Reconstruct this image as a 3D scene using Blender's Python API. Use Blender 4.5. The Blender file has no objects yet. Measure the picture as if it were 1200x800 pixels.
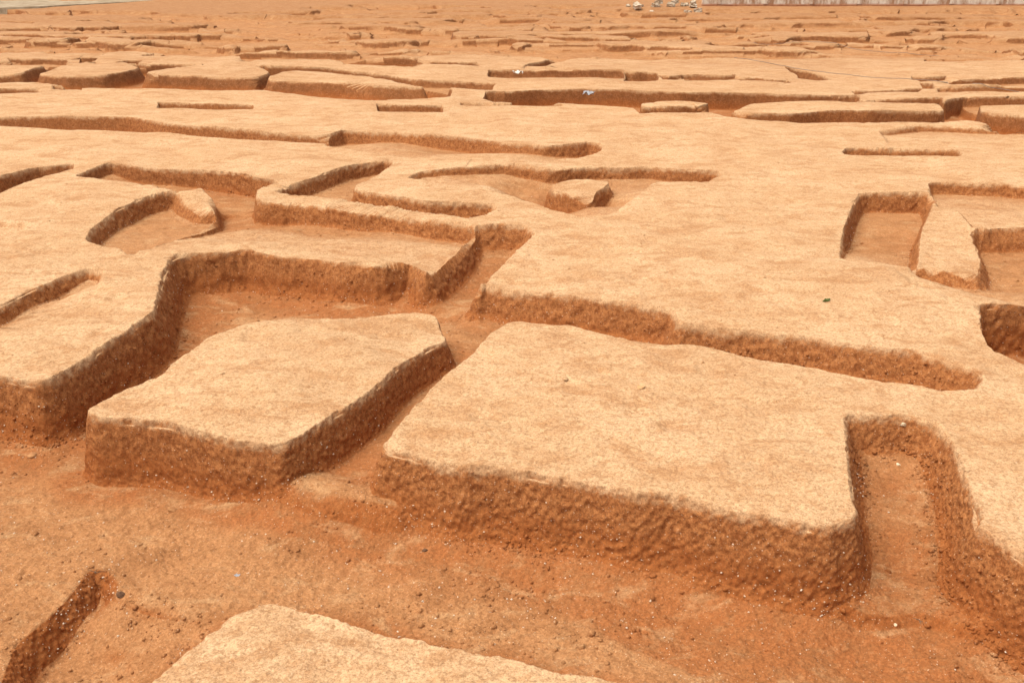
import bpy, math, random
import numpy as np

random.seed(7)
rng = np.random.default_rng(11)
R = math.radians

# ------------------------------------------------------------------ camera, sky, sun, exposure
scn = bpy.context.scene
F = 1176.0            # focal length in photo pixels (1200 wide)
PITCH = math.atan(460.0 / F)
CAM_H = 5.0
cam_d = bpy.data.cameras.new('camera')
cam = bpy.data.objects.new('camera', cam_d)
scn.collection.objects.link(cam)
cam.location = (0, 0, CAM_H)
cam.rotation_euler = (R(90) - PITCH, 0, 0)
cam_d.sensor_width = 36.0
cam_d.lens = 36.0 * F / 1200.0
cam_d.clip_end = 6000
scn.camera = cam

SUN_EL, SUN_AZ = R(66), R(250)      # azimuth clockwise from +Y
world = bpy.data.worlds.new('World')
scn.world = world
world.use_nodes = True
wt = world.node_tree
wt.nodes.clear()
sky = wt.nodes.new('ShaderNodeTexSky')
sky.sky_type = 'NISHITA'
sky.sun_disc = False
sky.sun_elevation = SUN_EL
sky.sun_rotation = SUN_AZ
sky.air_density = 1.0
sky.dust_density = 4.0
sky.ozone_density = 0.6
hs = wt.nodes.new('ShaderNodeHueSaturation')      # overcast: clouds take the blue out of the sky
hs.inputs['Saturation'].default_value = 0.22
bg = wt.nodes.new('ShaderNodeBackground')
bg.inputs['Strength'].default_value = 0.13
wo = wt.nodes.new('ShaderNodeOutputWorld')
wt.links.new(sky.outputs[0], hs.inputs['Color'])
wt.links.new(hs.outputs[0], bg.inputs['Color'])
wt.links.new(bg.outputs[0], wo.inputs['Surface'])

sun_d = bpy.data.lights.new('sun', 'SUN')
sun_d.energy = 1.5
sun_d.angle = R(35)
sun_d.color = (1.0, 0.95, 0.86)
sun = bpy.data.objects.new('sun', sun_d)
scn.collection.objects.link(sun)
sun.rotation_euler = (R(90) - SUN_EL, 0, math.pi - SUN_AZ)

scn.view_settings.view_transform = 'Standard'
scn.view_settings.look = 'None'
scn.view_settings.gamma = 1.0
scn.view_settings.exposure = 0.85
scn.render.engine = 'CYCLES'

# ------------------------------------------------------------------ helpers
CP, SP = math.cos(PITCH), math.sin(PITCH)


def at(px, py, z=0.0):
    """where the sight line through a photo pixel meets the level z"""
    x = (px - 600.0) / F
    v = (400.0 - py) / F
    dy = CP + v * SP
    dz = -SP + v * CP
    t = (z - CAM_H) / dz
    return (x * t, dy * t)


def poly_at(pts, z=0.0):
    return np.array([at(p[0], p[1], z) for p in pts], np.float64)


def _hash(ix, iy, iz, seed):
    h = (ix.astype(np.int64) * 374761393 + iy.astype(np.int64) * 668265263 + iz.astype(np.int64) * 2147483647 + seed * 974634777) & 0xFFFFFFFF
    h = ((h ^ (h >> 13)) * 1274126177) & 0xFFFFFFFF
    h = ((h ^ (h >> 16)) * 2246822519) & 0xFFFFFFFF
    return ((h ^ (h >> 15)) & 0xFFFFFF).astype(np.float32) / 16777215.0 * 2 - 1


def noise2(x, y, seed=0):
    ix, iy = np.floor(x), np.floor(y)
    fx, fy = (x - ix).astype(np.float32), (y - iy).astype(np.float32)
    ix = ix.astype(np.int64); iy = iy.astype(np.int64)
    z = np.zeros_like(ix)
    u = fx * fx * fx * (fx * (fx * 6 - 15) + 10)
    v = fy * fy * fy * (fy * (fy * 6 - 15) + 10)
    a = _hash(ix, iy, z, seed); b = _hash(ix + 1, iy, z, seed)
    c = _hash(ix, iy + 1, z, seed); d = _hash(ix + 1, iy + 1, z, seed)
    return (a + (b - a) * u) * (1 - v) + (c + (d - c) * u) * v


def noise3(x, y, z, seed=0):
    ix, iy, iz = np.floor(x), np.floor(y), np.floor(z)
    fx, fy, fz = (x - ix).astype(np.float32), (y - iy).astype(np.float32), (z - iz).astype(np.float32)
    ix = ix.astype(np.int64); iy = iy.astype(np.int64); iz = iz.astype(np.int64)
    u = fx * fx * (3 - 2 * fx); v = fy * fy * (3 - 2 * fy); w = fz * fz * (3 - 2 * fz)
    r = 0
    for k, wk in ((0, 1 - w), (1, w)):
        a = _hash(ix, iy, iz + k, seed); b = _hash(ix + 1, iy, iz + k, seed)
        c = _hash(ix, iy + 1, iz + k, seed); d = _hash(ix + 1, iy + 1, iz + k, seed)
        r = r + ((a + (b - a) * u) * (1 - v) + (c + (d - c) * u) * v) * wk
    return r


def sdf(px, py, poly):
    """signed distance (positive inside) and the vector from the nearest boundary point"""
    n = len(poly)
    best = np.full(px.shape, 1e18)
    bx = np.zeros_like(px); by = np.zeros_like(px)
    ins = np.zeros(px.shape, bool)
    for i in range(n):
        ax, ay = poly[i]
        cx, cy = poly[(i + 1) % n]
        ex, ey = cx - ax, cy - ay
        wx, wy = px - ax, py - ay
        t = np.clip((wx * ex + wy * ey) / (ex * ex + ey * ey + 1e-12), 0, 1)
        dx, dy = wx - ex * t, wy - ey * t
        dd = dx * dx + dy * dy
        m = dd < best
        best = np.where(m, dd, best); bx = np.where(m, dx, bx); by = np.where(m, dy, by)
        if ay != cy:
            cr = ((ay > py) != (cy > py)) & (px < ex * (py - ay) / ey + ax)
            ins ^= cr
    d = np.sqrt(best)
    return np.where(ins, d, -d), bx, by


def tag(o, label=None, cat=None, group=None, kind=None):
    if label: o['label'] = label
    if cat: o['category'] = cat
    if group: o['group'] = group
    if kind or cat: o['kind'] = kind or 'thing'
    return o


# ------------------------------------------------------------------ the dig: pits, trenches, blocks left standing
# every region: polygon on its top edge, target level (number, list of floor levels, or ('rel', step)), wall width, mode
REG = []


def rounded(p, k=.11):
    if p[:, 1].mean() > 27:          # far off: ragged old edges instead of ruled ones
        q = np.roll(p, -1, axis=0)
        out = []
        for a, b in zip(p, q):
            l = np.hypot(*(b - a)); nseg = int(min(6, max(1, l // 2.2)))
            for i in range(nseg):
                out.append(a + (b - a) * i / nseg + (rng.normal(0, .07, 2) if i else 0))
        p = np.array(out)
    q = np.roll(p, -1, axis=0)
    if p[:, 1].mean() > 27: k = .06
    return np.stack([p * (1 - k) + q * k, p * k + q * (1 - k)], 1).reshape(-1, 2)



def pit(pts, floor, w=0.12, trace=0.0, r=0.018, amp=1.0, wet=1.0):
    REG.append(dict(poly=rounded(poly_at(pts, trace)), floor=floor, w=w, r=r, mode='pit', amp=amp, wet=wet))


def island(pts, top, w=0.12, r=0.018, amp=1.0, name=None, wet=1.0):
    z = top if not isinstance(top, list) else top[0][2]
    REG.append(dict(poly=rounded(poly_at(pts, z)), floor=top, w=w, r=r, mode='island', amp=amp, name=name, wet=wet))


# --- sunken terrace behind the big trench, and the pits joined to it
pit([(88, 206), (127, 190), (167, 195), (233, 198), (283, 205), (330, 212), (303, 222), (300, 234), (296, 248), (250, 250),
     (246, 228), (207, 224), (187, 220), (133, 213)],
    [(110, 205, -.28), (180, 212, -.40), (280, 222, -.50), (272, 240, -.5)], w=.10)
pit([(103, 281), (108, 268), (133, 248), (173, 231), (207, 224), (236, 223), (256, 246), (235, 262), (190, 284), (152, 299), (140, 289), (120, 288)],
    [(200, 262, -.38), (150, 283, -.34), (225, 245, -.38)], w=.14)
pit([(150, 299), (190, 283), (237, 262), (254, 246), (250, 232), (262, 226), (296, 228), (304, 238), (345, 238), (400, 245), (450, 250), (500, 258), (533, 262), (556, 267),
     (540, 288), (505, 318), (480, 304), (400, 308), (290, 292), (217, 297), (203, 303), (180, 303)],
    [(165, 294, -.46), (215, 273, -.62), (245, 258, -.62), (270, 248, -.55), (320, 260, -.48), (400, 270, -.42), (530, 280, -.38), (300, 280, -.22), (220, 288, -.06),
     (400, 296, -.12), (480, 296, -.14), (290, 288, -.04), (400, 304, -.05), (205, 296, 0), (180, 300, -.02)], w=.11, r=.05)
island([(207, 223), (237, 220), (247, 229), (249, 242), (232, 242), (214, 232)], [(232, 223, .0), (212, 226, -.04), (244, 238, -.10)], w=.22, r=.07, name='spur')
# V-shaped trench
pit([(325, 225), (345, 216), (400, 195), (420, 190), (453, 186), (461, 190), (443, 202), (410, 217), (450, 228), (500, 237), (533, 237), (577, 240),
     (584, 247), (573, 253), (550, 257), (517, 252), (467, 243), (427, 238), (400, 233), (360, 229)], -.36, w=.12)
# shallow basin with the small block
pit([(477, 208), (493, 201), (540, 197), (600, 195), (650, 200), (690, 195), (760, 193), (800, 197), (840, 200), (844, 206), (828, 215),
     (800, 214), (767, 216), (740, 234), (712, 252), (680, 257), (645, 247), (603, 230), (560, 222), (510, 215)],
    [(510, 208, -.16), (570, 208, -.2), (560, 220, -.03), (640, 208, -.26), (720, 205, -.3), (820, 207, -.36), (625, 230, -.46), (650, 240, -.58),
     (668, 248, -.6), (685, 250, -.58), (720, 228, -.28), (745, 225, -.12), (715, 245, -.15)], w=.10)
island([(641, 219), (663, 213), (708, 210), (713, 217), (702, 224), (689, 233), (668, 229)], -.02, w=.13, r=.03, name='small')
# long trench further back
pit([(-90, 136), (0, 137), (67, 137), (157, 139), (200, 145), (300, 153), (385, 161), (383, 168), (340, 165), (250, 161), (190, 155), (133, 155), (0, 150), (-90, 150)], -.5, w=.2)
pit([(380, 160), (400, 152), (470, 155), (533, 161), (600, 169), (640, 172), (690, 168), (706, 171), (703, 178), (680, 185), (630, 191), (583, 189), (500, 184), (430, 178), (380, 171)],
    [(400, 166, -.42), (550, 176, -.42), (690, 175, -.45), (560, 187, -.1), (430, 175, -.2)], w=.16)
# pits at middle left
pit([(-60, 384), (0, 360), (35, 344), (70, 327), (105, 313), (124, 318), (118, 342), (60, 372), (0, 398), (-60, 420)],
    [(-20, 385, -.34), (60, 350, -.28), (105, 325, -.18), (60, 368, -.06), (0, 394, -.06), (115, 340, -.05)], w=.14)
pit([(-70, 235), (0, 207), (43, 193), (87, 190), (90, 195), (60, 203), (27, 216), (0, 228), (-70, 255)], -.36, w=.13)
pit([(-60, 262), (0, 258), (40, 260), (30, 272), (-60, 280)], [(-20, 266, -.2), (20, 268, -.1)], w=.25)
# pits at middle right, and the worn ridge between them
pit([(1080, 236), (1122, 236), (1150, 266), (1166, 300), (1166, 326), (1060, 318), (1066, 268)], [(1105, 245, -.05), (1112, 275, -.07), (1118, 300, -.08), (1120, 315, -.10)], w=.38, r=.05, wet=0)
pit([(984, 304), (988, 272), (1001, 240), (1010, 225), (1086, 227), (1092, 238), (1078, 268), (1074, 316), (1050, 312), (1010, 306)],
    [(1040, 248, -.44), (1040, 262, -.44), (1035, 285, -.52), (1062, 290, -.52), (1030, 308, -.14), (1064, 312, -.34)], w=.13, r=.03)
pit([(1088, 213), (1120, 213), (1170, 217), (1220, 223), (1280, 226), (1280, 262), (1140, 267), (1120, 245), (1097, 240), (1090, 228)],
    [(1110, 224, -.30), (1160, 228, -.28), (1140, 240, -.22), (1150, 255, -.12), (1200, 258, -.12)], w=.12)
pit([(1138, 268), (1200, 266), (1280, 268), (1280, 380), (1200, 365), (1150, 359), (1100, 348), (1064, 332), (1071, 310), (1110, 313), (1150, 320), (1153, 300)],
    [(1170, 290, -.50), (1200, 288, -.5), (1250, 300, -.48), (1160, 334, -.46), (1110, 333, -.42), (1085, 329, -.40), (1140, 338, -.45), (1165, 347, -.30), (1200, 352, -.24), (1110, 345, -.03), (1075, 331, -.03), (1170, 357, -.05), (1250, 368, -.04)], w=.2, r=.07)
pit([(1147, 362), (1150, 353), (1200, 351), (1290, 352), (1290, 455), (1200, 425), (1160, 404), (1149, 385)], -.9, w=.2, wet=1.5)
pit([(985, 176), (992, 171), (1060, 172), (1120, 175), (1127, 180), (1118, 185), (1050, 181), (990, 180)], -.42, w=.15)
pit([(1031, 152), (1077, 147), (1167, 149), (1230, 152), (1230, 164), (1165, 164), (1040, 166)], [(1060, 155, -.2), (1160, 156, -.2), (1100, 163, -.04)], w=.15)

# --- the big trench round the two foreground blocks
pit([(-160, 430), (0, 439), (45, 446), (66, 440), (112, 410), (150, 386), (182, 365), (186, 353), (196, 318), (203, 301), (217, 295), (290, 290), (315, 294), (357, 297),
     (400, 307), (445, 310), (480, 303), (488, 306), (501, 317), (525, 300), (541, 287), (548, 275), (556, 266), (590, 265), (620, 267), (627, 277), (613, 290), (570, 325), (559, 331),
     (571, 329), (596, 334), (680, 346), (750, 355), (791, 361), (797, 376), (863, 381), (940, 392), (996, 401), (1066, 409), (1115, 423), (1146, 434), (1151, 444),
     (1143, 455), (1115, 456), (1080, 451), (1024, 441), (989, 434), (957, 430), (933, 427), (887, 418), (852, 409), (821, 401), (771, 401), (732, 395), (694, 388),
     (666, 381), (645, 381), (610, 378), (596, 380), (575, 392), (554, 413), (515, 444), (477, 483), (443, 522), (487, 530), (540, 543), (592, 546), (645, 558), (697, 564),
     (750, 576), (800, 580), (835, 590), (887, 602), (940, 612), (975, 616), (997, 607), (1003, 592), (1001, 572), (996, 551), (994, 520), (991, 488), (998, 485),
     (1060, 485), (1099, 494), (1120, 524), (1133, 562), (1145, 590), (1148, 615), (1170, 628), (1200, 650), (1330, 720),
     (1400, 1050), (600, 1250), (-200, 1050), (-260, 700)],
    [(50, 610, -.88), (-60, 640, -.86), (200, 650, -.9), (400, 690, -.92), (600, 700, -.9), (800, 730, -.9), (1000, 770, -.92), (1200, 790, -.95), (900, 900, -.8), (300, 850, -.8),
     (560, 622, -.85), (640, 642, -.82), (720, 658, -.80), (800, 672, -.80), (880, 688, -.80), (960, 706, -.80), (1150, 725, -.82), (1210, 745, -.84),
     (90, 530, -.85), (180, 460, -.82), (240, 400, -.80), (330, 355, -.82), (450, 372, -.76), (520, 350, -.62), (545, 320, -.6), (590, 290, -.5),
     (530, 400, -.54), (500, 430, -.54), (460, 475, -.56), (425, 520, -.60), (400, 548, -.62), (600, 385, -.62), (700, 386, -.6), (850, 405, -.56), (1000, 428, -.5), (1120, 446, -.45),
     (1040, 530, -.47), (1055, 600, -.58), (1070, 690, -.8)], w=.25, r=.025, wet=1.2)
CENTRE = len(REG) - 1
pit([(600, 700), (650, 668), (720, 676), (800, 690), (940, 711), (1017, 728), (1080, 724), (1130, 739), (1200, 756), (1330, 790), (1330, 950), (1000, 950), (800, 790), (680, 735)],
    ('rel', -.09), w=.14, trace=-.88, r=.02)
pit([(8, 792), (22, 757), (60, 725), (85, 700), (110, 668), (128, 668), (147, 692), (200, 712), (265, 722), (240, 760), (190, 830), (150, 900), (0, 900)],
    [(60, 770, -1.24), (110, 720, -1.22), (120, 790, -1.24), (160, 750, -1.1), (146, 694, -.9), (165, 700, -.9), (185, 708, -.9), (205, 713, -.9), (225, 716, -.9), (245, 719, -.9), (265, 724, -.9), (180, 735, -1.0), (215, 750, -.98)], w=.2, r=.04, wet=.45, trace=-.88)
# blocks and slabs left standing in it
island([(101, 480), (140, 459), (189, 435), (227, 410), (242, 397), (280, 386), (336, 375), (400, 373), (470, 367), (494, 366), (512, 369), (525, 392), (505, 402), (478, 418),
        (440, 450), (407, 474), (364, 498), (343, 510), (330, 517), (300, 514), (266, 509), (210, 496), (157, 490), (115, 487)],
       [(105, 481, -.03), (300, 390, -.01), (500, 368, -.03), (520, 392, -.16), (480, 412, -.1), (430, 452, -.06), (330, 515, -.08), (300, 450, .02), (400, 420, 0)], w=.15, name='left')
island([(318, 532), (345, 540), (368, 553), (415, 566), (470, 574), (462, 590), (390, 579), (330, 563)], -.52, w=.30, r=.10)
island([(120, 860), (185, 791), (245, 740), (275, 716), (320, 705), (400, 722), (480, 745), (600, 770), (740, 800), (900, 838), (900, 1300), (0, 1300)], -.42, w=.2, name='slab')

# --- the far field: rows of older pits; each is its far edge (x0,y0)-(x1,y1) and how much of the wall shows at each end
FAR = []


def far(x0, y0, x1, y1, h0, h1=None):
    h1 = h0 if h1 is None else h1
    xm = (x0 + x1) / 2; ym = (y0 + y1) / 2
    hm = max(h0, h1)
    j = lambda s: random.uniform(-s, s)
    pts = [(x0, y0 + j(.4)), (x0 * .66 + x1 * .34, y0 * .66 + y1 * .34 + j(.9)), (x0 * .34 + x1 * .66, y0 * .34 + y1 * .66 + j(.9)), (x1, y1 + j(.4)),
           (x1 - 1 + j(3), y1 + h1), (xm + j(15), ym + (h0 + h1) / 2 + j(1)), (x0 + 1 + j(3), y0 + h0)]
    a = at(xm, ym)[1]; b = at(xm, ym + hm)[1]
    dep = min(.9, max(.3, (a - b) * CAM_H / a * 1.25))
    pit(pts, -dep, w=max(.12, .003 * a))


for t in [
    # right-hand rows
    (983, 50, 1067, 51, 4), (800, 43, 880, 42, 3), (1017, 37, 1090, 36, 5), (1103, 40, 1167, 41, 3), (790, 23, 1010, 22, 2.2), (1010, 22, 1260, 20, 3),
    (1083, 62, 1260, 61, 7.5), (800, 86, 863, 85, 7), (863, 89, 926, 91, 4), (1067, 86, 1110, 86, 5), (1110, 90, 1260, 89, 8),
    (1080, 95, 1094, 95, 6), (1000, 103, 1080, 101, 5), (1097, 100, 1260, 99, 6), (1023, 115, 1107, 115, 5.5), (1128, 113, 1270, 112, 10),
    # middle rows
    (430, 92, 582, 96, 8, 7), (570, 80, 733, 82, 9), (733, 83, 772, 85, 12, 8), (772, 87, 800, 87, 5), (613, 61, 653, 61, 4.5), (653, 63, 772, 65, 3),
    (400, 66, 490, 69, 11, 9), (490, 72, 560, 73, 4), (396, 83, 433, 84, 6), (400, 50, 560, 53, 5), (420, 57, 504, 58, 4), (517, 47, 603, 50, 4),
    (433, 36, 530, 35, 7), (560, 41, 700, 45, 2.5), (487, 24, 560, 24, 2.5), (575, 26, 640, 25, 2), (670, 18, 770, 18, 2.5), (690, 30, 760, 31, 2), (440, 123, 520, 124, 8),
    (540, 121, 660, 122, 3), (500, 13, 620, 14, 1.5), (690, 12, 800, 12, 2.5),
    # left-hand rows
    (7, 67, 80, 69, 5), (93, 68, 118, 67, 3.5), (50, 57, 123, 58, 6.5), (110, 72, 168, 71, 4), (280, 65, 363, 64, 8), (363, 67, 400, 66, 6),
    (333, 49, 400, 48, 6), (153, 43, 204, 42, 5.5), (0, 49, 33, 47, 5.5), (-60, 55, 0, 50, 6), (183, 121, 300, 124, 7, 4.5), (83, 13, 242, 16, 3.5), (-40, 34, 60, 32, 2.5),
    (60, 32, 130, 35, 2), (80, 47, 106, 45, 4), (200, 23, 340, 22, 2), (270, 34, 400, 30, 2), (-60, 106, 45, 107, 4), (62, 103, 95, 103, 4), (-50, 24, 40, 26, 2.5), (340, 15, 460, 14, 1.5), (310, 36, 350, 35, 3),
    (0, 40, 60, 42, 2), (220, 50, 320, 55, 2)]:
    far(*t)
for k in range(230):
    y_ = 7 + 58 * random.random() ** 1.15; x_ = random.uniform(-90, 1210); l_ = random.uniform(50, 210) * (.55 + y_ / 70)
    if (y_ < 12 and x_ < 260): continue
    h_ = random.uniform(.7, 1.2); t_ = random.uniform(-.008, .008) * l_
    pts = [(x_ - l_ * .12, y_ + .8 + y_ * .02), (x_, y_), (x_ + l_ * .5, y_ + t_ * .5 + random.uniform(-.3, .3)), (x_ + l_, y_ + t_), (x_ + l_ * random.uniform(1.08, 1.2), y_ + t_ + .8 + y_ * .02),
           (x_ + l_ * .5, y_ + t_ * .5 + (2.0 + y_ * .042) * h_)]
    pit(pts, -random.uniform(.22, .48), w=.22, r=.05, wet=.8)
# odd-shaped far pits
pit([(919, 75), (935, 78), (967, 86), (975, 90), (958, 91), (935, 88)], -.5, w=.2)
pit([(613, 77), (640, 70), (668, 67), (660, 72), (640, 77)], -.45, w=.2)
# right row: trench with blocks left standing
pit([(570, 106), (633, 104), (690, 104), (747, 106), (800, 108), (860, 107), (1005, 109), (1006, 117), (1107, 120), (1130, 113), (1142, 122), (1250, 120), (1250, 152), (1170, 150), (1140, 140), (1105, 143),
     (958, 144), (925, 142), (850, 140), (833, 135), (748, 135), (740, 126), (700, 124), (660, 121), (633, 120), (580, 119), (566, 114)], -.65, w=.11, wet=1.3)
island([(749, 121), (775, 120), (830, 121), (832, 125), (800, 126), (750, 126)], -.02, w=.11, name='far_square')
island([(877, 121), (935, 119), (1005, 119), (1098, 122), (1106, 129), (1020, 131), (959, 131), (948, 132), (925, 134), (880, 133), (854, 132)], 0, w=.11, name='far_long')
island([(1145, 123), (1250, 122), (1250, 137), (1200, 136), (1150, 130)], 0, w=.11, name='far_edge')
# left row: trench with blocks left standing
pit([(-80, 70), (60, 74), (110, 76), (170, 76), (200, 76), (323, 79), (400, 82), (470, 90), (529, 102), (527, 113), (450, 118), (400, 116), (360, 114), (310, 107), (293, 107),
     (167, 106), (140, 105), (95, 105), (42, 99), (25, 98), (-80, 99)], -.62, w=.14, wet=1.2)
island([(-80, 76), (0, 75), (58, 77), (45, 80), (24, 86), (0, 87), (-80, 88)], 0, w=.24, r=.12, name='row_a')
island([(70, 78), (84, 74), (150, 74), (165, 79), (160, 82), (146, 86), (120, 89), (80, 90), (43, 88)], 0, w=.24, r=.12, name='row_b')
island([(196, 80), (215, 78), (250, 74), (300, 76), (312, 82), (318, 86), (296, 93), (260, 91), (210, 90), (167, 90), (172, 86)], 0, w=.24, r=.12, name='row_c')
island([(335, 84), (390, 85), (440, 90), (500, 101), (440, 101), (400, 98), (345, 96), (312, 95), (310, 91)], 0, w=.24, r=.12, name='row_d')
# low bank under the boundary wall
island([(735, 11), (800, 9), (900, 10), (1000, 10.5), (1100, 10.5), (1300, 10), (1300, -6), (735, -6)], .10, w=.7, amp=3)

# ------------------------------------------------------------------ one sheet of ground, finest near the viewer's end of the dig
NR, NC = 1500, 1500
v0, v1 = 960.0, 0.0
vv = np.linspace(880, 3.0, NR)
ys = np.array([at(600, v)[1] for v in vv])
ys_near = ys[0] - np.cumsum(np.geomspace(.05, 60, 26))
ys_far = ys[-1] + np.cumsum(np.geomspace(1.6, 500, 40))
ys = np.concatenate([ys_near[::-1], ys, ys_far])
us = np.linspace(-1, 1, NC)
us_out = np.cumsum(np.geomspace(.004, 12, 34))
us = np.concatenate([-1 - us_out[::-1], us, 1 + us_out])
NY, NX = len(ys), len(us)
W = .575 * np.maximum(ys, ys_near[0]) + .9
X = (us[None, :] * W[:, None]).ravel()
Y = np.repeat(ys, NX)


def edge_noise(x, y):
    d = np.clip(np.hypot(x, y), 5, 90)
    k = np.clip(d / 12, .8, 3)
    nx = .035 * k * noise2(x / (.45 * k), y / (.45 * k), 1)
    ny = .035 * k * noise2(x / (.45 * k), y / (.45 * k), 3)
    return nx, ny


def centre_off(r):       # where the middle of the wall lies, in signed distance
    return r['w'] * .5 if r['mode'] == 'pit' else -r['w'] * .5


def sub(r, qx, qy, R_):
    p = r['poly']
    m = (qx > p[:, 0].min() - R_) & (qx < p[:, 0].max() + R_) & (qy > p[:, 1].min() - R_) & (qy < p[:, 1].max() + R_)
    return np.nonzero(m)[0]


# pull the vertices towards the walls so that each wall has enough of them
nx, ny = edge_noise(X, Y)
QX, QY = X + nx, Y + ny
best = np.full(X.shape, 9.0)
gx = np.zeros_like(X); gy = np.zeros_like(X); mv = np.zeros_like(X)
for r in REG:
    if isinstance(r['floor'], tuple) or (r['mode'] == 'island' and not r.get('name')): continue
    yc = r['poly'][:, 1].mean()
    Rw = float(np.clip(.045 * yc, .5, 1.4)) if yc < 30 else 1.2
    idx = sub(r, QX, QY, Rw + .3)
    if len(idx) == 0: continue
    s, bx, by = sdf(QX[idx], QY[idx], r['poly'])
    a = (s - centre_off(r)) / Rw
    pref = .45 if (r is REG[CENTRE] or r.get('name') == 'left') else 1.0
    ok = (np.abs(a) < 1) & (np.abs(a) * pref < best[idx])
    wh = (r['w'] * .5 + r['r'] + .035) / Rw          # the wall's own half width
    aa = np.abs(a)
    a2 = np.sign(a) * np.where(aa < .62, aa / .62 * wh, wh + (aa - .62) / .38 * (1 - wh))
    i2 = idx[ok]
    best[i2] = np.abs(a[ok]) * pref
    l = np.sqrt(bx[ok] ** 2 + by[ok] ** 2) + 1e-9
    sg = np.sign(s[ok])
    gx[i2] = bx[ok] / l * sg; gy[i2] = by[ok] / l * sg
    mv[i2] = (a2[ok] - a[ok]) * Rw
def blur(a, k, n=2):
    a = a.reshape(NY, NX).astype(np.float32)
    for _ in range(n):
        for ax in (0, 1):
            p = np.pad(a, [(k + 1, k) if i == ax else (0, 0) for i in (0, 1)], mode='edge')
            c = np.cumsum(p, axis=ax, dtype=np.float64)
            a = (np.take(c, np.arange(2 * k + 1, c.shape[ax]), ax) - np.take(c, np.arange(0, c.shape[ax] - 2 * k - 1), ax)) / (2 * k + 1)
    return a.ravel()


# where two walls pull a vertex both ways the sheet must not fold over: let go of it there
DX, DY = gx * mv, gy * mv
NEARBY = (np.hypot(X, Y) < 45).reshape(NY, NX)[:-1, :-1]
for _ in range(10):
    x2 = (X + DX).reshape(NY, NX); y2 = (Y + DY).reshape(NY, NX)
    jac = np.zeros((NY, NX))
    ux, uy = np.diff(x2, axis=1), np.diff(y2, axis=1)
    wx, wy = np.diff(x2, axis=0), np.diff(y2, axis=0)
    bad = ((ux[:-1] * wy[:, :-1] - uy[:-1] * wx[:, :-1] <= 0) | (ux[1:] * wy[:, 1:] - uy[1:] * wx[:, 1:] <= 0)) & NEARBY
    jac[:-1, :-1] = bad
    nbad = int(bad.sum())
    print('folded quads', nbad)
    if not nbad: break
    k = np.clip(blur(jac, 3, 2) * 12, 0, 1)
    DX = DX + (blur(DX, 3, 1) - DX) * k
    DY = DY + (blur(DY, 3, 1) - DY) * k
X = X + DX
Y = Y + DY

nx, ny = edge_noise(X, Y)
QX, QY = X + nx, Y + ny
D = np.hypot(X, Y)
near = np.clip((130 - D) / 40, 0, 1)
base = (.05 * noise2(X / 3.1, Y / 3.1, 20) + .03 * noise2(X / 1.1, Y / 1.3, 21) + .012 * noise2(X / .42, Y / .42, 22)) * np.clip(D / 14, .55, 1)
dent = np.maximum(0, noise2(X / .36, Y / .30, 27)) ** 2 * np.clip(.3 + noise2(X / 2.2, Y / 2.2, 28), 0, 1)
base = base - .05 * dent * np.clip((30 - D) / 10, 0, 1)
base = base + np.clip((D - 24) / 30, 0, 1) * (.13 * noise2(X / 13, Y / 10, 23) + .035 * noise2(X / 5, Y / 3.5, 24))
base = base * near + (1 - near) * 1.2 * noise2(X / 150, Y / 150, 25)
Z = base.copy()
DEP = np.zeros_like(Z)
TOPREF = base.copy()
WET = np.zeros_like(Z)
WALL = np.zeros_like(Z)
LAB = np.zeros(Z.shape, np.int32)
Q = np.array([0, .06, .16, .70, .86, 1.0]); FQ = np.array([0, .025, .13, .88, .965, 1.0])
names = []
S_CENTRE = np.full(Z.shape, -9.0)
BITE = .085 * np.clip(.55 * noise2(X / .26, Y / .26, 70) + .35 * noise2(X / .11, Y / .11, 71) + .25 * noise2(X / 1.3, Y / 1.3, 72) - .16, 0, .5) * np.clip((34 - D) / 10, 0, 1)
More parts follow.
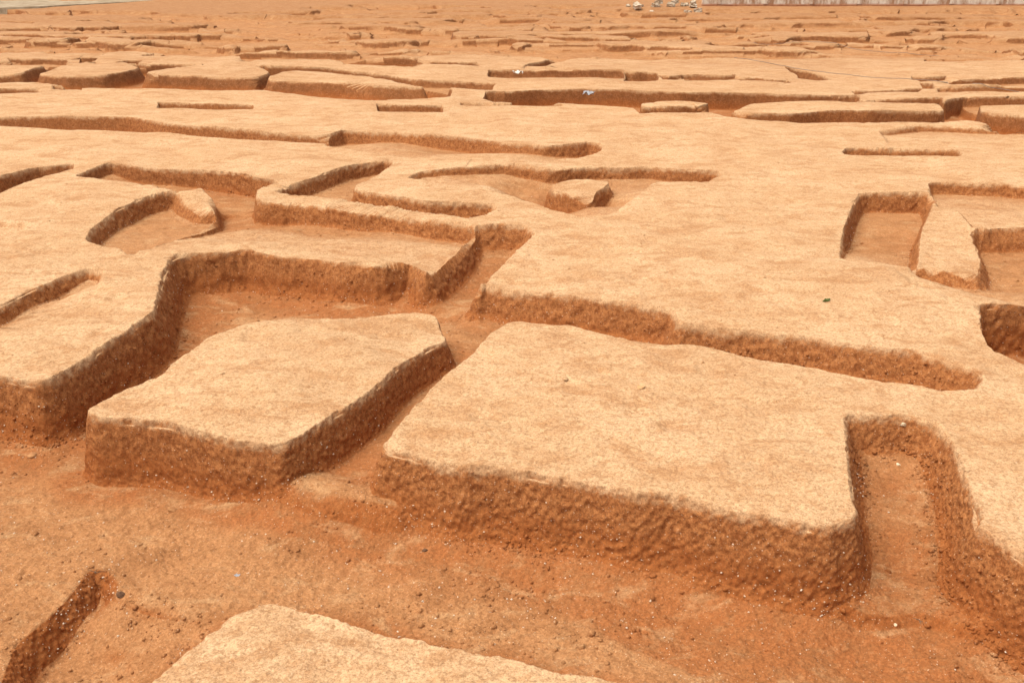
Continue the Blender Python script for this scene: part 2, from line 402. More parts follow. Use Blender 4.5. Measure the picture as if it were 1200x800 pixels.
for k, r in enumerate(REG):
    idx = sub(r, QX, QY, r['w'] + .4)
    if len(idx) == 0: continue
    s, bx, by = sdf(QX[idx], QY[idx], r['poly'])
    if k == CENTRE: S_CENTRE[idx] = s
    if r['mode'] == 'pit':
        q = (s + r['r']) / (r['w'] + r['r'])
        f = np.interp(q, Q, FQ)
        f = np.maximum(f, np.minimum(np.interp(q + BITE[idx] / (r['w'] + r['r']), Q, FQ), .11))      # the rim has crumbled away in places
    else:
        q = (s + r['w']) / (r['w'] + r['r'])
        f = 1 - np.interp(1 - q, Q, FQ)
        f = np.minimum(f, np.maximum(1 - np.interp(1 - q + BITE[idx] / (r['w'] + r['r']), Q, FQ), .89))
    x, y = X[idx], Y[idx]
    fl = r['floor']
    if isinstance(fl, tuple):
        T = Z[idx] + fl[1] * np.clip((x - .6) / 2.6, 0, 1)
    elif isinstance(fl, list):
        num = 0; den = 0
        for (px, py, z) in fl:
            cx, cy = at(px, py, z)
            wgt = 1 / (((x - cx) ** 2 + (y - cy) ** 2) + .05) ** 1.5
            num = num + wgt * z; den = den + wgt
        T = num / den
    else:
        T = np.full(x.shape, fl)
    if k == CENTRE:          # soil washed down lies against the foot of the walls
        T = T + .08 * np.clip(1 - (s - r['w'] * .7) / .55, 0, 1) ** 2
    if not isinstance(fl, tuple):
        T = T + base[idx] * (1.0 if r['mode'] == 'island' else .6)
    if r['mode'] == 'pit':
        WET[idx] = WET[idx] + (r['wet'] - WET[idx]) * f
        if k == CENTRE:      # damp at the foot of the walls, drier out in the open
            WET[idx] *= 1 - .75 * np.clip((s - .35) / 1.1, 0, 1)
    else:
        if r.get('name'): TOPREF[idx] += (T - TOPREF[idx]) * np.clip((s + r['w'] * 1.1) / .02, 0, 1)
        WET[idx] = np.maximum(WET[idx], 1.2 * np.clip(1 - (-s - .3) / .6, 0, 1) * (s > -.9)) * np.clip((.02 - s) / .02, 0, 1)
    if r['mode'] == 'island': f = np.where(T > Z[idx], f, 0)
    elif not isinstance(fl, (list, tuple)): f = np.where(T < Z[idx], f, 0)
    Z[idx] = Z[idx] + (T - Z[idx]) * f
    wl = np.clip(1 - np.abs(q - .5) * 2, 0, 1) * 1.3
    WALL[idx] = np.where(f > .999, 0, np.maximum(WALL[idx] * (1 - f), np.minimum(wl, 1))) if r['mode'] == 'island' else np.maximum(WALL[idx] * (1 - np.clip(f, 0, 1)), np.minimum(wl, 1))
    if r.get('name'):
        names.append(r['name'])
        LAB[idx[s > -r['w'] * 1.05]] = len(names)
DEP = np.clip(TOPREF - Z, 0, 2)
WET = WET * (.30 + .70 * np.clip((DEP - .40) / .35, 0, 1))
LABNAME = {n: i + 1 for i, n in enumerate(names)}


def region_label(name, pts, lim, trace=0.0):
    names.append(name); LABNAME[name] = len(names)
    p = poly_at(pts, trace)
    s, _, _ = sdf(X, Y, p)
    LAB[(s > 0) & lim & (LAB == 0)] = len(names)


# the central block and the ridge between two pits hang on to the ground by a neck
region_label('centre', [(545, 400), (590, 366), (640, 366), (820, 386), (950, 414), (1080, 440), (1143, 450), (1110, 490), (1060, 487), (1012, 487), (1012, 680), (975, 760), (440, 680), (400, 545), (440, 500)],
             S_CENTRE < .23)
region_label('ridge', [(1092, 240), (1120, 245), (1139, 268), (1153, 300), (1151, 322), (1110, 318), (1073, 312), (1077, 268)], Z > -.36)

# roughness along the surface normal
def grid_normals(x, y, z):
    P = np.stack([x, y, z], -1).reshape(NY, NX, 3)
    du = np.gradient(P, axis=1); dv = np.gradient(P, axis=0)
    n = np.cross(du, dv).reshape(-1, 3)
    n /= np.linalg.norm(n, axis=1, keepdims=True) + 1e-12
    return n


n = grid_normals(X, Y, Z)
m = np.nonzero((D < 45) & (Y > 3))[0]
xs, ys_, zs = X[m], Y[m], Z[m]
steep = np.clip(1 - n[m, 2], 0, 1)
steep = np.clip(steep * 1.6, 0, 1)
near_k = np.clip((15 - D[m]) / 5, 0, 1)
lump = .22 * noise3(xs / .24, ys_ / .24, zs / .20, 40) + .40 * noise3(xs / .11, ys_ / .11, zs / .09, 41) + .38 * near_k * noise3(xs / .06, ys_ / .06, zs / .05, 45)
fine = near_k * (.6 * noise3(xs / .04, ys_ / .04, zs / .036, 42) + .4 * (1 - steep) * noise3(xs / .017, ys_ / .017, zs / .017, 43)) + (1 - near_k) * noise3(xs / .09, ys_ / .09, zs / .08, 46)
fade = np.clip((45 - D[m]) / 25, 0, 1)
deepf = np.clip(DEP[m] / .3, 0, 1)
chip = np.maximum(0, noise3(xs / .5, ys_ / .5, zs / .3, 44)) * steep
amp = (.016 * (1 - .7 * steep) + .010 * steep * (.5 + 2.2 * chip) + .010 * deepf * (1 - steep)) * fade
disp = lump * amp + fine * (.0065 + .015 * steep + .006 * deepf) * fade
X[m] += n[m, 0] * disp; Y[m] += n[m, 1] * disp; Z[m] += n[m, 2] * disp

# ------------------------------------------------------------------ materials
def new_mat(name):
    mt = bpy.data.materials.new(name); mt.use_nodes = True
    nt = mt.node_tree; nt.nodes.clear()
    out = nt.nodes.new('ShaderNodeOutputMaterial')
    b = nt.nodes.new('ShaderNodeBsdfPrincipled')
    b.inputs['Roughness'].default_value = .95
    b.inputs['Specular IOR Level'].default_value = .08
    nt.links.new(b.outputs[0], out.inputs['Surface'])
    return mt, nt, b


def nd(nt, typ, **kw):
    o = nt.nodes.new(typ)
    for k, v in kw.items(): setattr(o, k, v)
    return o


def mixc(nt, fac, a, b, blend='MIX'):
    o = nd(nt, 'ShaderNodeMix', data_type='RGBA', blend_type=blend)
    for sock, val in ((o.inputs[0], fac), (o.inputs[6], a), (o.inputs[7], b)):
        if isinstance(val, bpy.types.NodeSocket): nt.links.new(val, sock)
        elif isinstance(val, (int, float)): sock.default_value = val
        else: sock.default_value = (*val, 1)
    return o.outputs[2]


def maths(nt, op, a, b=None, c=None, clamp=False):
    o = nd(nt, 'ShaderNodeMath', operation=op, use_clamp=clamp)
    for i, val in enumerate((a, b, c)):
        if val is None: continue
        if isinstance(val, bpy.types.NodeSocket): nt.links.new(val, o.inputs[i])
        else: o.inputs[i].default_value = val
    return o.outputs[0]


def mrange(nt, v, a, b, lo=0.0, hi=1.0, smooth=True):
    o = nd(nt, 'ShaderNodeMapRange', interpolation_type='SMOOTHSTEP' if smooth else 'LINEAR')
    nt.links.new(v, o.inputs[0])
    for i, val in zip((1, 2, 3, 4), (a, b, lo, hi)): o.inputs[i].default_value = val
    return o.outputs[0]


def tex_noise(nt, co, scale, detail=4, rough=.6, dist=0):
    o = nd(nt, 'ShaderNodeTexNoise')
    nt.links.new(co, o.inputs['Vector'])
    o.inputs['Scale'].default_value = scale; o.inputs['Detail'].default_value = detail
    o.inputs['Roughness'].default_value = rough; o.inputs['Distortion'].default_value = dist
    return o.outputs['Fac']


def soil_material():
    mt, nt, b = new_mat('clay_soil')
    geo = nd(nt, 'ShaderNodeNewGeometry')
    co = geo.outputs['Position']
    att = nd(nt, 'ShaderNodeAttribute', attribute_name='depth'); dep = att.outputs['Fac']
    att2 = nd(nt, 'ShaderNodeAttribute', attribute_name='wet'); wet = att2.outputs['Fac']
    att3 = nd(nt, 'ShaderNodeAttribute', attribute_name='flatness'); flat = att3.outputs['Fac']
    mp = nd(nt, 'ShaderNodeMapping'); nt.links.new(co, mp.inputs['Vector']); mp.inputs['Scale'].default_value = (.8, 1.3, 1.0); mp.inputs['Rotation'].default_value = (0, 0, .12)
    big = tex_noise(nt, co, .55, 3, .55)
    streak = tex_noise(nt, mp.outputs[0], 2.3, 7, .68, .5)
    mid = tex_noise(nt, co, 7, 5, .7)
    grain = tex_noise(nt, co, 60, 4, .75)
    clump = tex_noise(nt, co, 26, 4, .7)
    specks = tex_noise(nt, co, 38, 2, .6)
    # dry crust
    dry = mixc(nt, mrange(nt, streak, .30, .60), mixc(nt, .5, DRY_DARK, DRY), DRY)
    dry = mixc(nt, maths(nt, 'MULTIPLY', mrange(nt, big, .42, .66), .55), dry, DRY_PALE)
    dry = mixc(nt, maths(nt, 'MULTIPLY', mrange(nt, mid, .48, .66), .6), dry, DRY_DARK)
    dry = mixc(nt, maths(nt, 'MULTIPLY', mrange(nt, tex_noise(nt, mp.outputs[0], 1.3, 8, .76, .6), .47, .64), .75), dry, STAIN)
    dry = mixc(nt, mrange(nt, clump, .46, .36, 0, .40), dry, STAIN)
    sepf = nd(nt, 'ShaderNodeSeparateXYZ'); nt.links.new(co, sepf.inputs[0])
    farn = maths(nt, 'ADD', sepf.outputs[1], maths(nt, 'MULTIPLY', maths(nt, 'SUBTRACT', tex_noise(nt, mp.outputs[0], .12, 4, .6), .5), 60))
    red = mixc(nt, mrange(nt, streak, .4, .6), (.33, .140, .052), (.41, .20, .085))
    dry = mixc(nt, maths(nt, 'MULTIPLY', mrange(nt, farn, 26, 88), .9), dry, red)      # bare red ground towards the end of the site
    # moist red clay lower down
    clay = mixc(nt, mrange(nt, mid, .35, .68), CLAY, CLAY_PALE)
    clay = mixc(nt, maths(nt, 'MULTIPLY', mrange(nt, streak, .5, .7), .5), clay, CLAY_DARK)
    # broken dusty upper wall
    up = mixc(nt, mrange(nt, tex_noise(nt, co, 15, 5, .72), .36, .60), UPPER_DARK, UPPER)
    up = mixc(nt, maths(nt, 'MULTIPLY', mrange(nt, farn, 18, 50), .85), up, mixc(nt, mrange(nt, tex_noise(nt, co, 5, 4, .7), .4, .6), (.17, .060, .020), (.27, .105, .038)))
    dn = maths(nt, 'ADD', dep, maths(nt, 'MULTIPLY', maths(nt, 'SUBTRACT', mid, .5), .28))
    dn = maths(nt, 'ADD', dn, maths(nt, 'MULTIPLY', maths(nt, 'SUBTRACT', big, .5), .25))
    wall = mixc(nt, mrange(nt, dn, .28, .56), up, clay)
    # dust lies on level ground; near the walls the floor stays damp and red
    wetn = maths(nt, 'ADD', wet, maths(nt, 'MULTIPLY', maths(nt, 'SUBTRACT', big, .5), 1.2))
    dust = mixc(nt, mrange(nt, wetn, .25, 1.05), FLOOR_TAN, FLOOR_RED)
    dust = mixc(nt, maths(nt, 'MULTIPLY', mrange(nt, tex_noise(nt, co, 1.9, 6, .72, .4), .45, .62), .55), dust, FLOOR_DARK)
    dust = mixc(nt, maths(nt, 'MULTIPLY', mrange(nt, mid, .48, .66), .5), dust, FLOOR_DARK)
    dust = mixc(nt, maths(nt, 'MULTIPLY', mrange(nt, streak, .50, .68), .55), dust, FLOOR_PALE)
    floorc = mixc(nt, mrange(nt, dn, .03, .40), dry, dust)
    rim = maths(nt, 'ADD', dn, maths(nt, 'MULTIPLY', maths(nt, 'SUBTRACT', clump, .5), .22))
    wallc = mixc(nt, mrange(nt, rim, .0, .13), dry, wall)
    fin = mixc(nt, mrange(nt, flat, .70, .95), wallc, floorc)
    fin = mixc(nt, mrange(nt, clump, .40, .56, .55, 0), fin, mixc(nt, .5, fin, (.13, .045, .014)))  # dark crevices between the clumps put into the colour
    fin = mixc(nt, mrange(nt, clump, .56, .70, 0, .35), fin, mixc(nt, .5, fin, (.66, .42, .22)))
    # grain: small dark crumbs and pale grit
    fin = mixc(nt, mrange(nt, grain, .34, .58), mixc(nt, .42, fin, (.12, .05, .018)), fin)
    fin = mixc(nt, maths(nt, 'MULTIPLY', mrange(nt, specks, .64, .72), .55), fin, (.12, .055, .022))
    fin = mixc(nt, maths(nt, 'MULTIPLY', mrange(nt, tex_noise(nt, co, 47, 1, .5), .70, .76), .6), fin, (.62, .46, .30))
    nt.links.new(fin, b.inputs['Base Color'])
    bump = nd(nt, 'ShaderNodeBump'); bump.inputs['Strength'].default_value = .75; bump.inputs['Distance'].default_value = .02
    hsum = maths(nt, 'ADD', maths(nt, 'ADD', maths(nt, 'MULTIPLY', mid, .4), maths(nt, 'MULTIPLY', grain, .45)), maths(nt, 'MULTIPLY', clump, .9))
    nt.links.new(hsum, bump.inputs['Height'])
    nt.links.new(bump.outputs[0], b.inputs['Normal'])
    return mt


STAIN = (.44, .215, .090)
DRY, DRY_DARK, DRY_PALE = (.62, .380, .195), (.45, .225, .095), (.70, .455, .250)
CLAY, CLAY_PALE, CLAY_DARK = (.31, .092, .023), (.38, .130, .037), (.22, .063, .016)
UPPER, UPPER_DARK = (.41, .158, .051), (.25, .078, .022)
FLOOR_RED, FLOOR_TAN = (.37, .128, .040), (.46, .212, .084)
FLOOR_DARK, FLOOR_PALE = (.30, .125, .045), (.55, .32, .15)
SOIL = soil_material()


def plain(name, c1, c2, scale=20, rough=.9):
    mt, nt, b = new_mat(name)
    geo = nd(nt, 'ShaderNodeNewGeometry')
    nt.links.new(mixc(nt, mrange(nt, tex_noise(nt, geo.outputs['Position'], scale, 5, .65), .35, .65), c1, c2), b.inputs['Base Color'])
    b.inputs['Roughness'].default_value = rough
    return mt


# ------------------------------------------------------------------ cut the sheet into the ground and the standing blocks
NRM = grid_normals(X, Y, Z)
# flatness from a smoothed surface
jj, ii = np.meshgrid(np.arange(NY - 1), np.arange(NX - 1), indexing='ij')
a = (jj * NX + ii).ravel()
QUADS = np.stack([a, a + 1, a + NX + 1, a + NX], -1)
FLAB = LAB[QUADS].max(axis=1)
CO = np.stack([X, Y, Z], -1)
sm = n[:, 2]


def build(name, sel, origin):
    q = QUADS[sel]
    used, inv = np.unique(q.ravel(), return_inverse=True)
    me = bpy.data.meshes.new(name)
    nv, nf = len(used), len(q)
    me.vertices.add(nv); me.loops.add(nf * 4); me.polygons.add(nf)
    me.vertices.foreach_set('co', (CO[used] - np.array(origin)).astype(np.float32).ravel())
    me.loops.foreach_set('vertex_index', inv.astype(np.int32).ravel())
    me.polygons.foreach_set('loop_start', np.arange(0, nf * 4, 4, dtype=np.int32))
    me.polygons.foreach_set('use_smooth', np.ones(nf, bool))
    me.update(calc_edges=True)
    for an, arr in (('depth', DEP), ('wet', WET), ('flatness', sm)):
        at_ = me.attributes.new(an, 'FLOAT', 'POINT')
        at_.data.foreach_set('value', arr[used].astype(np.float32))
    me.normals_split_custom_set_from_vertices(NRM[used].astype(np.float32))
    me.materials.append(SOIL)
    o = bpy.data.objects.new(name, me)
    o.location = origin
    scn.collection.objects.link(o)
    return o


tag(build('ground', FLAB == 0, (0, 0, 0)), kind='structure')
GRP = 'earth blocks left standing between the trenches'
BLOCKS = {
    'left': ('five-sided tan earth block standing free with trenches on every side', None),
    'centre': ('largest tan earth block, broad flat top and long dark front wall', None),
    'spur': ('small sloping spur of earth jutting between the two joined pits at left', None),
    'small': ('small wedge of earth left standing inside the shallow basin', None),
    'ridge': ('pale round-shouldered earth ridge between the two pits at right', None),
    'slab': ('low pale slab of earth cut off by the bottom edge of the photo', None),
    'far_square': ('short square earth block alone in the dark far trench', None),
    'far_long': ('long flat earth block with stepped front in the far trench', None),
    'far_edge': ('flat earth block at the right edge beside the long far block', None),
    'row_a': ('flat earth block at the left edge of the far row, cut by a slanting slot', None),
    'row_b': ('flat earth block with dark front, second in the far left row', None),
    'row_c': ('flat earth block with straight dark front, third in the far left row', None),
    'row_d': ('earth block with ragged front at the right end of the far left row', None),
}
for nm, (lab, _) in BLOCKS.items():
    sel = FLAB == LABNAME[nm]
    if not sel.any(): continue
    v = CO[np.unique(QUADS[sel])]
    org = (float((v[:, 0].min() + v[:, 0].max()) / 2), float((v[:, 1].min() + v[:, 1].max()) / 2), float(v[:, 2].min()))
    kind_name = {'spur': 'earth_spur', 'ridge': 'earth_ridge', 'slab': 'earth_slab'}.get(nm, 'earth_block')
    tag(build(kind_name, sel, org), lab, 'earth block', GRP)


def ground_at(x, y):
    i = np.argmin((X - x) ** 2 + (Y - y) ** 2)
    return float(Z[i])


def at_ground(px, py, guess=0.0):
    """meet the modelled ground along a sight line (nearest surface point to the line)"""
    x = (px - 600.0) / F; v = (400.0 - py) / F
    d = np.array([x, CP + v * SP, -SP + v * CP]); d /= np.linalg.norm(d)
    o = np.array([0, 0, CAM_H])
    x0, y0 = at(px, py, 0)
    mm = np.nonzero((np.abs(X - x0) < 3.5) & (Y < y0 + 1) & (Y > y0 - 6))[0]
    P = CO[mm] - o
    t = P @ d
    dist = np.linalg.norm(P - t[:, None] * d, axis=1)
    c = mm[dist < max(.02, .0012 * np.hypot(x0, y0))]
    if len(c) == 0: return (x0, y0, 0.0)
    c = c[np.argmin((CO[c] - o) @ d)]
    return tuple(CO[c])


# ------------------------------------------------------------------ grit and crumbs (stuff nobody could count)
ICO_V = None


def lumps(name, idx, size, mat, squash=.7, attrs=True):
    """many small irregular stones resting on the surface, one mesh"""
    t = (1 + 5 ** .5) / 2
    iv = np.array([(-1, t, 0), (1, t, 0), (-1, -t, 0), (1, -t, 0), (0, -1, t), (0, 1, t), (0, -1, -t), (0, 1, -t), (t, 0, -1), (t, 0, 1), (-t, 0, -1), (-t, 0, 1)]) / math.sqrt(1 + t * t)
    fc = np.array([(0, 11, 5), (0, 5, 1), (0, 1, 7), (0, 7, 10), (0, 10, 11), (1, 5, 9), (5, 11, 4), (11, 10, 2), (10, 7, 6), (7, 1, 8), (3, 9, 4), (3, 4, 2), (3, 2, 6), (3, 6, 8), (3, 8, 9), (4, 9, 5), (2, 4, 11), (6, 2, 10), (8, 6, 7), (9, 8, 1)])
    k = len(idx)
    ang = rng.uniform(0, 6.283, (k, 1)); ca, sa = np.cos(ang), np.sin(ang)
    v = iv[None] * rng.uniform(.65, 1.25, (k, 12, 1))
    v = v * np.stack([rng.uniform(.7, 1.4, k), rng.uniform(.7, 1.2, k), rng.uniform(.5, 1.0, k) * squash / .7], -1)[:, None, :]
    x = v[..., 0] * ca - v[..., 1] * sa; y = v[..., 0] * sa + v[..., 1] * ca
    v = np.stack([x, y, v[..., 2]], -1) * size[:, None, None]
    v = v + (CO[idx] + NRM[idx] * (size * .12)[:, None])[:, None, :]
    f = fc[None] + (np.arange(k) * 12)[:, None, None]
    me = bpy.data.meshes.new(name)
    me.vertices.add(k * 12); me.loops.add(k * 60); me.polygons.add(k * 20)
    me.vertices.foreach_set('co', v.astype(np.float32).ravel())
    me.loops.foreach_set('vertex_index', f.astype(np.int32).ravel())
    me.polygons.foreach_set('loop_start', np.arange(0, k * 60, 3, dtype=np.int32))
    me.update(calc_edges=True)
    for an, arr in (('depth', DEP), ('wet', WET), ('flatness', sm)):
        at_ = me.attributes.new(an, 'FLOAT', 'POINT')
        at_.data.foreach_set('value', np.repeat(arr[idx], 12).astype(np.float32))
    me.materials.append(mat)
    o = bpy.data.objects.new(name, me); scn.collection.objects.link(o)
    return o


M_GRIT = plain('pale_quartz', (.44, .28, .16), (.68, .56, .42), 60)
area_ok = (D < 26) & (Y > 5.5) & (np.abs(X) < .6 * Y + 1)
cand = np.nonzero(area_ok & (DEP > .22))[0]
patch = noise2(X[cand] / .8, Y[cand] / .8, 60)
wgt = np.clip(.4 + patch, .05, 1) * np.where(sm[cand] < .75, 1.0, .22) * np.clip(D[cand] / 10, .5, 2) ** 1.0
pick = rng.choice(cand, 2600, replace=False, p=wgt / wgt.sum())
tag(lumps('quartz_grit', pick, np.minimum(rng.gamma(2.0, .0022, len(pick)) + .003, .012), M_GRIT), kind='stuff', label='pale quartz grit in the trench walls and floors')
cand = np.nonzero(area_ok)[0]
foot = 1 + 3.0 * np.clip(1 - np.abs(S_CENTRE[cand] - .26) / .28, 0, 1)
wgt = foot * (np.where(DEP[cand] > .2, 1.3, .10) * np.clip(.35 + noise2(X[cand] / 1.1, Y[cand] / 1.1, 61), .08, 1) * np.clip(D[cand] / 10, .5, 2) ** 1.5)
pick = rng.choice(cand, 10000, replace=False, p=wgt / wgt.sum())
tag(lumps('soil_crumbs', pick, np.minimum(rng.gamma(1.3, .0055, len(pick)) + .003, .032), SOIL, .8), kind='stuff', label='loose crumbs of clay on the trench floors and tops')

# ------------------------------------------------------------------ single finds and litter
import bmesh


def stone(name, px, py, size, mat, label, cat='stone', squash=.6, seed=0):
    p = at_ground(px, py)
    bm = bmesh.new()
    bmesh.ops.create_icosphere(bm, subdivisions=3, radius=size)
    rr = random.Random(seed)
    planes = [(rr.uniform(-1, 1), rr.uniform(-1, 1), rr.uniform(-1, 1)) for _ in range(9)]
    for v in bm.verts:
        d = v.co.normalized()
        k = 1.0
        for q in planes:
            l = math.sqrt(sum(c * c for c in q)) + 1e-6
            dt = (d.x * q[0] + d.y * q[1] + d.z * q[2]) / l
            if dt > .55: k = min(k, .62 / dt + .08)
        v.co = d * size * k
        v.co.z *= squash; v.co.x *= 1.2
    me = bpy.data.meshes.new(name); bm.to_mesh(me); bm.free()
    me.materials.append(mat)
    o = bpy.data.objects.new(name, me); o.location = (p[0], p[1], p[2] + size * squash * .35)
    o.rotation_euler = (0, 0, rr.uniform(0, 6))
    scn.collection.objects.link(o)
    return tag(o, label, cat)


M_PALE = plain('pale_stone', (.46, .33, .19), (.62, .48, .31), 30)
M_DARK = plain('dark_lump', (.08, .038, .02), (.17, .085, .045), 40)  # for the lumps in place of a shaded hole and a twig
M_CLOD = plain('clay_clod', (.30, .13, .05), (.42, .20, .08), 25)
stone('stone', 1052.5, 544.5, .024, M_PALE, 'round cream stone on the floor of the coffin-shaped pit', seed=1)
stone('stone', 1059, 497, .034, M_PALE, 'pale stone stuck in the end wall of the coffin-shaped pit', seed=2, squash=.9)
stone('stone', 498, 645, .026, M_DARK, 'dark brown lump standing in for a small shaded hole at the foot of the central block', seed=3)  # dark lump in place of a small hole, its shade put into the colour
stone('stone', 1049, 732, .015, M_PALE, 'chalky white stone on the step in front of the coffin-shaped pit', seed=4)
stone('earth_clod', 141, 697, .042, M_DARK, 'dark lump standing in for a twig at the corner of the lower left pit', 'clod', seed=5)  # lump set in place of a dark twig
stone('earth_clod', 201, 597, .045, M_CLOD, 'brown clod of clay in front of the free-standing block', 'clod', seed=6)
stone('earth_clod', 38, 534, .05, M_CLOD, 'dark clod of clay in the trench mouth at far left', 'clod', seed=7)
stone('earth_clod', 751, 452, .055, plain('tan_clod', (.45, .24, .10), (.56, .33, .16), 25), 'low tan lump of earth on top of the central block', 'clod', seed=8, squash=.4)


def scrap(name, px, py, w, h, mat, label, cat, seed, lift=.02):
    p = at_ground(px, py)
    rr = random.Random(seed)
    bm = bmesh.new()
    n_ = 7
    g = [[bm.verts.new(((i / (n_ - 1) - .5) * w * (1 + .3 * rr.uniform(-1, 1) * (j in (0, n_ - 1))), (j / (n_ - 1) - .5) * h * (1 + .3 * rr.uniform(-1, 1) * (i in (0, n_ - 1))),
                       lift + abs(w) * .25 * (rr.random() + .5 * math.sin(i * 1.3 + j)))) for i in range(n_)] for j in range(n_)]
    for j in range(n_ - 1):
        for i in range(n_ - 1):
            bm.faces.new((g[j][i], g[j][i + 1], g[j + 1][i + 1], g[j + 1][i]))
    me = bpy.data.meshes.new(name); bm.to_mesh(me); bm.free()
    me.materials.append(mat)
    o = bpy.data.objects.new(name, me); o.location = p
    o.rotation_euler = (0, 0, rr.uniform(-.6, .6))
    md = o.modifiers.new('thickness', 'SOLIDIFY'); md.thickness = .003
    scn.collection.objects.link(o)
    return tag(o, label, cat)


M_WHITE = plain('white_plastic', (.52, .47, .40), (.70, .66, .58), 3, .6)
M_BLUE = plain('pale_blue_plastic', (.26, .26, .27), (.42, .41, .41), 5, .6)
M_LEAF = plain('leaf_green', (.10, .13, .04), (.14, .17, .05), 30, .6)
scrap('plastic_scrap', 607, 86.5, .42, .26, M_WHITE, 'crumpled white plastic scrap on the edge of a far pit', 'litter', 1)
scrap('plastic_scrap', 690, 111, .36, .30, M_BLUE, 'crumpled bluish plastic bag in the dark far trench', 'litter', 2)
scrap('plastic_scrap', 278, 675, .045, .03, M_BLUE, 'tiny bluish plastic shred on the foreground trench floor', 'litter', 3, .008)
scrap('leaf', 969, 352, .12, .035, M_LEAF, 'single green leaf lying on the tan ground behind the long trench', 'leaf', 4, .01)


def tube_obj(name, pts, rad, mat, sides=6):
    bm = bmesh.new()
    P = [np.array(p, float) for p in pts]
    rings = []
    for i, p in enumerate(P):
        t = P[min(i + 1, len(P) - 1)] - P[max(i - 1, 0)]
        t /= np.linalg.norm(t) + 1e-9
        s = np.cross(t, (0, 0, 1)); s /= np.linalg.norm(s) + 1e-9
        u = np.cross(s, t)
        rr_ = rad[i] if hasattr(rad, '__len__') else rad
        rings.append([bm.verts.new(p + rr_ * (math.cos(k * 2 * math.pi / sides) * s + math.sin(k * 2 * math.pi / sides) * u)) for k in range(sides)])
    for i in range(len(rings) - 1):
        for k in range(sides):
            bm.faces.new((rings[i][k], rings[i][(k + 1) % sides], rings[i + 1][(k + 1) % sides], rings[i + 1][k]))
    bm.faces.new(rings[0]); bm.faces.new(rings[-1][::-1])
    me = bpy.data.meshes.new(name); bm.to_mesh(me); bm.free()
    for p in me.polygons: p.use_smooth = True
    me.materials.append(mat)
    o = bpy.data.objects.new(name, me); scn.collection.objects.link(o)
    return o


def cable(pts, label):
    xy = [at(*p) for p in pts]
    out = []
    for i in range(len(xy) - 1):
        for k in range(10):
            t = k / 10
            out.append((xy[i][0] * (1 - t) + xy[i + 1][0] * t, xy[i][1] * (1 - t) + xy[i + 1][1] * t))
    z = np.array([ground_at(*p) for p in out])
    # a taut cable rests on high points and spans the pits
    zz = np.array([max(z[max(0, i - 6):i + 7].mean() * 1.0, z[i]) for i in range(len(z))])
    zz = np.convolve(np.pad(zz, 3, mode='edge'), np.ones(7) / 7, 'valid')
    zz = np.maximum(zz, z)
    o = tube_obj('cable', [(p[0], p[1], h + .025) for p, h in zip(out, zz)], .011, M_CABLE)
    tag(o, label, 'cable', 'thin cables trailing over the far field')


M_CABLE = plain('grey_cable', (.17, .13, .10), (.26, .20, .16), 5, .6)
cable([(830, 61), (865, 67), (900, 73), (940, 79), (975, 84), (1015, 88), (1050, 90), (1087, 92), (1120, 96), (1150, 99), (1260, 104)], 'nearer thin grey cable, sagging past the triangular far pit')
cable([(860, 47), (900, 49), (950, 49.5), (987, 50), (1012, 52.5), (1045, 54.5), (1075, 56), (1130, 57), (1260, 59)], 'farther thin grey cable, almost straight behind the nearer one')


def twig(px, py, n_, length, label):
    p = at_ground(px, py)
    root = bpy.data.objects.new('dry_twig', None); root.location = p
    scn.collection.objects.link(root)
    tag(root, label, 'twig')
    for k in range(n_):
        a_ = random.uniform(0, 6.28); l = length * random.uniform(.5, 1)
        pts = [(math.cos(a_) * l * t + random.uniform(-.006, .006), math.sin(a_) * l * t * .6, .008 + .35 * l * t * (1.2 - t)) for t in (0, .25, .5, .75, 1)]
        o = tube_obj('sprig', pts, [.004, .0035, .003, .002, .001], M_TWIG, 5)
        o.parent = root


M_TWIG = plain('dead_wood', (.10, .055, .03), (.20, .12, .07), 40)
twig(112, 672, 4, .10, 'dark dry twigs at the top corner of the lower left pit')
twig(1078, 728, 4, .13, 'dark dry rootlets hanging over the step below the coffin-shaped pit')

# ------------------------------------------------------------------ far edge of the site
def box(bm, x0, x1, y0, y1, z0, z1):
    v = [bm.verts.new(c) for c in ((x0, y0, z0), (x1, y0, z0), (x1, y1, z0), (x0, y1, z0), (x0, y0, z1), (x1, y0, z1), (x1, y1, z1), (x0, y1, z1))]
    for f in ((0, 3, 2, 1), (4, 5, 6, 7), (0, 1, 5, 4), (1, 2, 6, 5), (2, 3, 7, 6), (3, 0, 4, 7)): bm.faces.new([v[i] for i in f])


def mesh_obj(name, bm, mat, parent=None, bevel=0):
    me = bpy.data.meshes.new(name); bm.to_mesh(me); bm.free(); me.materials.append(mat)
    o = bpy.data.objects.new(name, me); scn.collection.objects.link(o)
    if parent: o.parent = parent
    if bevel:
        md = o.modifiers.new('bevel', 'BEVEL'); md.width = bevel; md.segments = 2
    return o


def stained_plaster():
    mt, nt, b = new_mat('stained_plaster')
    geo = nd(nt, 'ShaderNodeNewGeometry'); co = geo.outputs['Position']
    mp = nd(nt, 'ShaderNodeMapping'); nt.links.new(co, mp.inputs['Vector']); mp.inputs['Scale'].default_value = (1, 1, .25)
    c = mixc(nt, mrange(nt, tex_noise(nt, mp.outputs[0], 1.7, 6, .75), .40, .64), (.70, .62, .50), (.36, .20, .11))
    sep = nd(nt, 'ShaderNodeSeparateXYZ'); nt.links.new(co, sep.inputs[0])
    c = mixc(nt, maths(nt, 'MULTIPLY', mrange(nt, maths(nt, 'ADD', sep.outputs[2], maths(nt, 'MULTIPLY', tex_noise(nt, co, 2, 5, .7), .5)), .42, .72, 1, 0), .75), c, (.40, .19, .10))
    nt.links.new(c, b.inputs['Base Color'])
    return mt


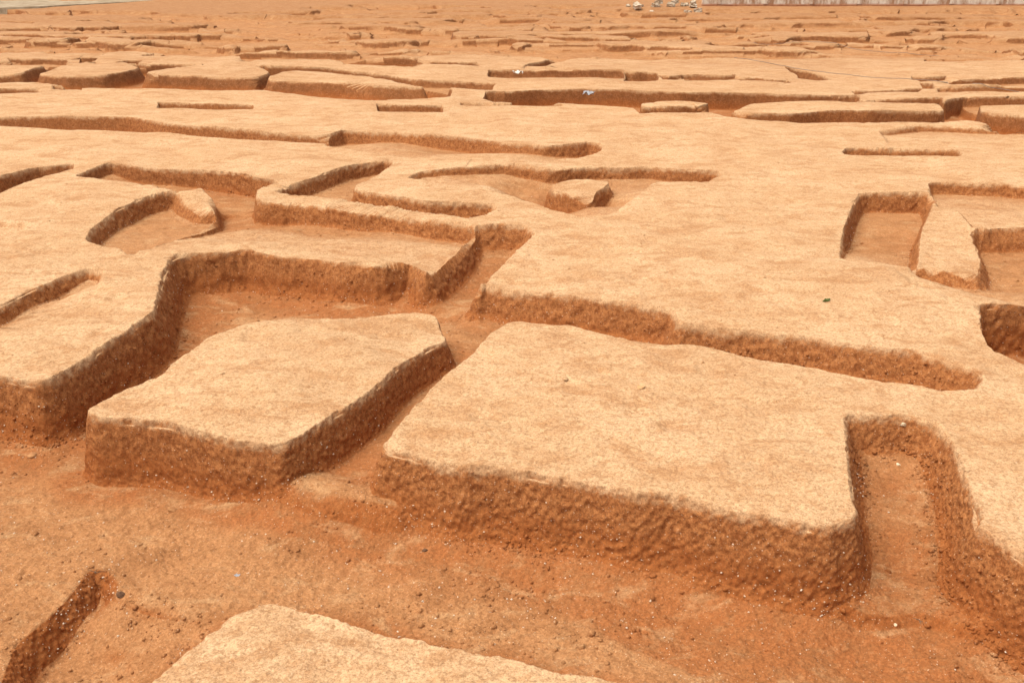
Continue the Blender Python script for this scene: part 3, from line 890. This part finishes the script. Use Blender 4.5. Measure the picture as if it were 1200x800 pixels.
M_PLASTER = stained_plaster()
M_BRICK = plain('red_brick_footing', (.30, .12, .06), (.40, .19, .10), 3)
yw = at(900, 8.2, .10)[1]
x0, x1 = at(808, 5)[0], at(1330, 5)[0]
wall = bpy.data.objects.new('boundary_wall', None); wall.location = ((x0 + x1) / 2, yw, 0); scn.collection.objects.link(wall)
tag(wall, 'stained whitewashed boundary wall on a red footing along the far right edge', 'wall')
cxw = (x0 + x1) / 2
bm = bmesh.new(); box(bm, x0 - cxw, x1 - cxw, 0, .24, .3, 2.4); mesh_obj('panel', bm, M_PLASTER, wall)
bm = bmesh.new(); box(bm, x0 - cxw - .05, x1 - cxw + .05, -.08, .32, -.6, .30); mesh_obj('footing', bm, M_BRICK, wall, .03)
bm = bmesh.new(); box(bm, x0 - cxw - .08, x1 - cxw + .08, -.06, .30, 2.403, 2.5); mesh_obj('coping', bm, M_PLASTER, wall, .02)
kx = x0 + 1.5
while kx < x1 - .5:
    bm = bmesh.new(); box(bm, kx - cxw - .2, kx - cxw + .2, -.12, -.003, .303, 2.38); mesh_obj('pier', bm, M_PLASTER, wall, .02)
    kx += 4.2

M_RUBBLE = plain('broken_concrete', (.28, .19, .115), (.54, .44, .32), 2.2)
rb = [(736, 7), (747, 8), (763, 9), (780, 9), (806, 9), (818, 8), (742, 4), (752, 6), (760, 2.5), (768, 7), (777, 3), (786, 6.5), (793, 2), (800, 6), (812, 7), (757, 0), (772, -1), (788, -2)]
RL = ['flat', 'jagged', 'leaning', 'broad', 'chipped', 'squat', 'tilted', 'pale', 'thin', 'upper', 'cracked', 'topmost']
for k, (px, py) in enumerate(rb):
    x, y = at(px, py + 4)
    s = random.uniform(.22, .5)
    bm = bmesh.new(); box(bm, -s * .7, s * .7, -s * .5, s * .5, -s * .35, s * .4)
    bmesh.ops.subdivide_edges(bm, edges=bm.edges[:], cuts=3, use_grid_fill=True)
    for v in bm.verts: v.co += v.co.normalized() * random.uniform(-.16, .10) * s
    o = mesh_obj('concrete_rubble', bm, M_RUBBLE)
    o.location = (x, min(y, yw - .4), ground_at(x, min(y, yw - .4)) + s * .22 + (.25 if py < 1 else 0)); o.rotation_euler = (random.uniform(-.4, .4), random.uniform(-.4, .4), random.uniform(0, 3))
    tag(o, 'grey-white lump of broken concrete in the heap at the left end of the far wall', 'rubble', 'lumps of broken concrete by the far wall')

# pale track at the top left corner
M_TRACK = plain('pale_gravel', (.24, .165, .095), (.38, .29, .19), 1.2)
tp = poly_at([(-260, 14), (-80, 12), (0, 10), (45, 8.5), (100, 5.5), (150, 3), (190, 0.5), (250, -3), (250, -14), (-260, -14)], .25)
bm = bmesh.new()
top = [bm.verts.new((p[0], p[1], .30)) for p in tp]; bot = [bm.verts.new((p[0], p[1] - .6, -.8)) for p in tp]
bm.faces.new(top)
for i in range(len(tp)):
    bm.faces.new((top[i], bot[i], bot[(i + 1) % len(tp)], top[(i + 1) % len(tp)]))
bmesh.ops.recalc_face_normals(bm, faces=bm.faces[:])
tag(mesh_obj('gravel_track', bm, M_TRACK), kind='structure')
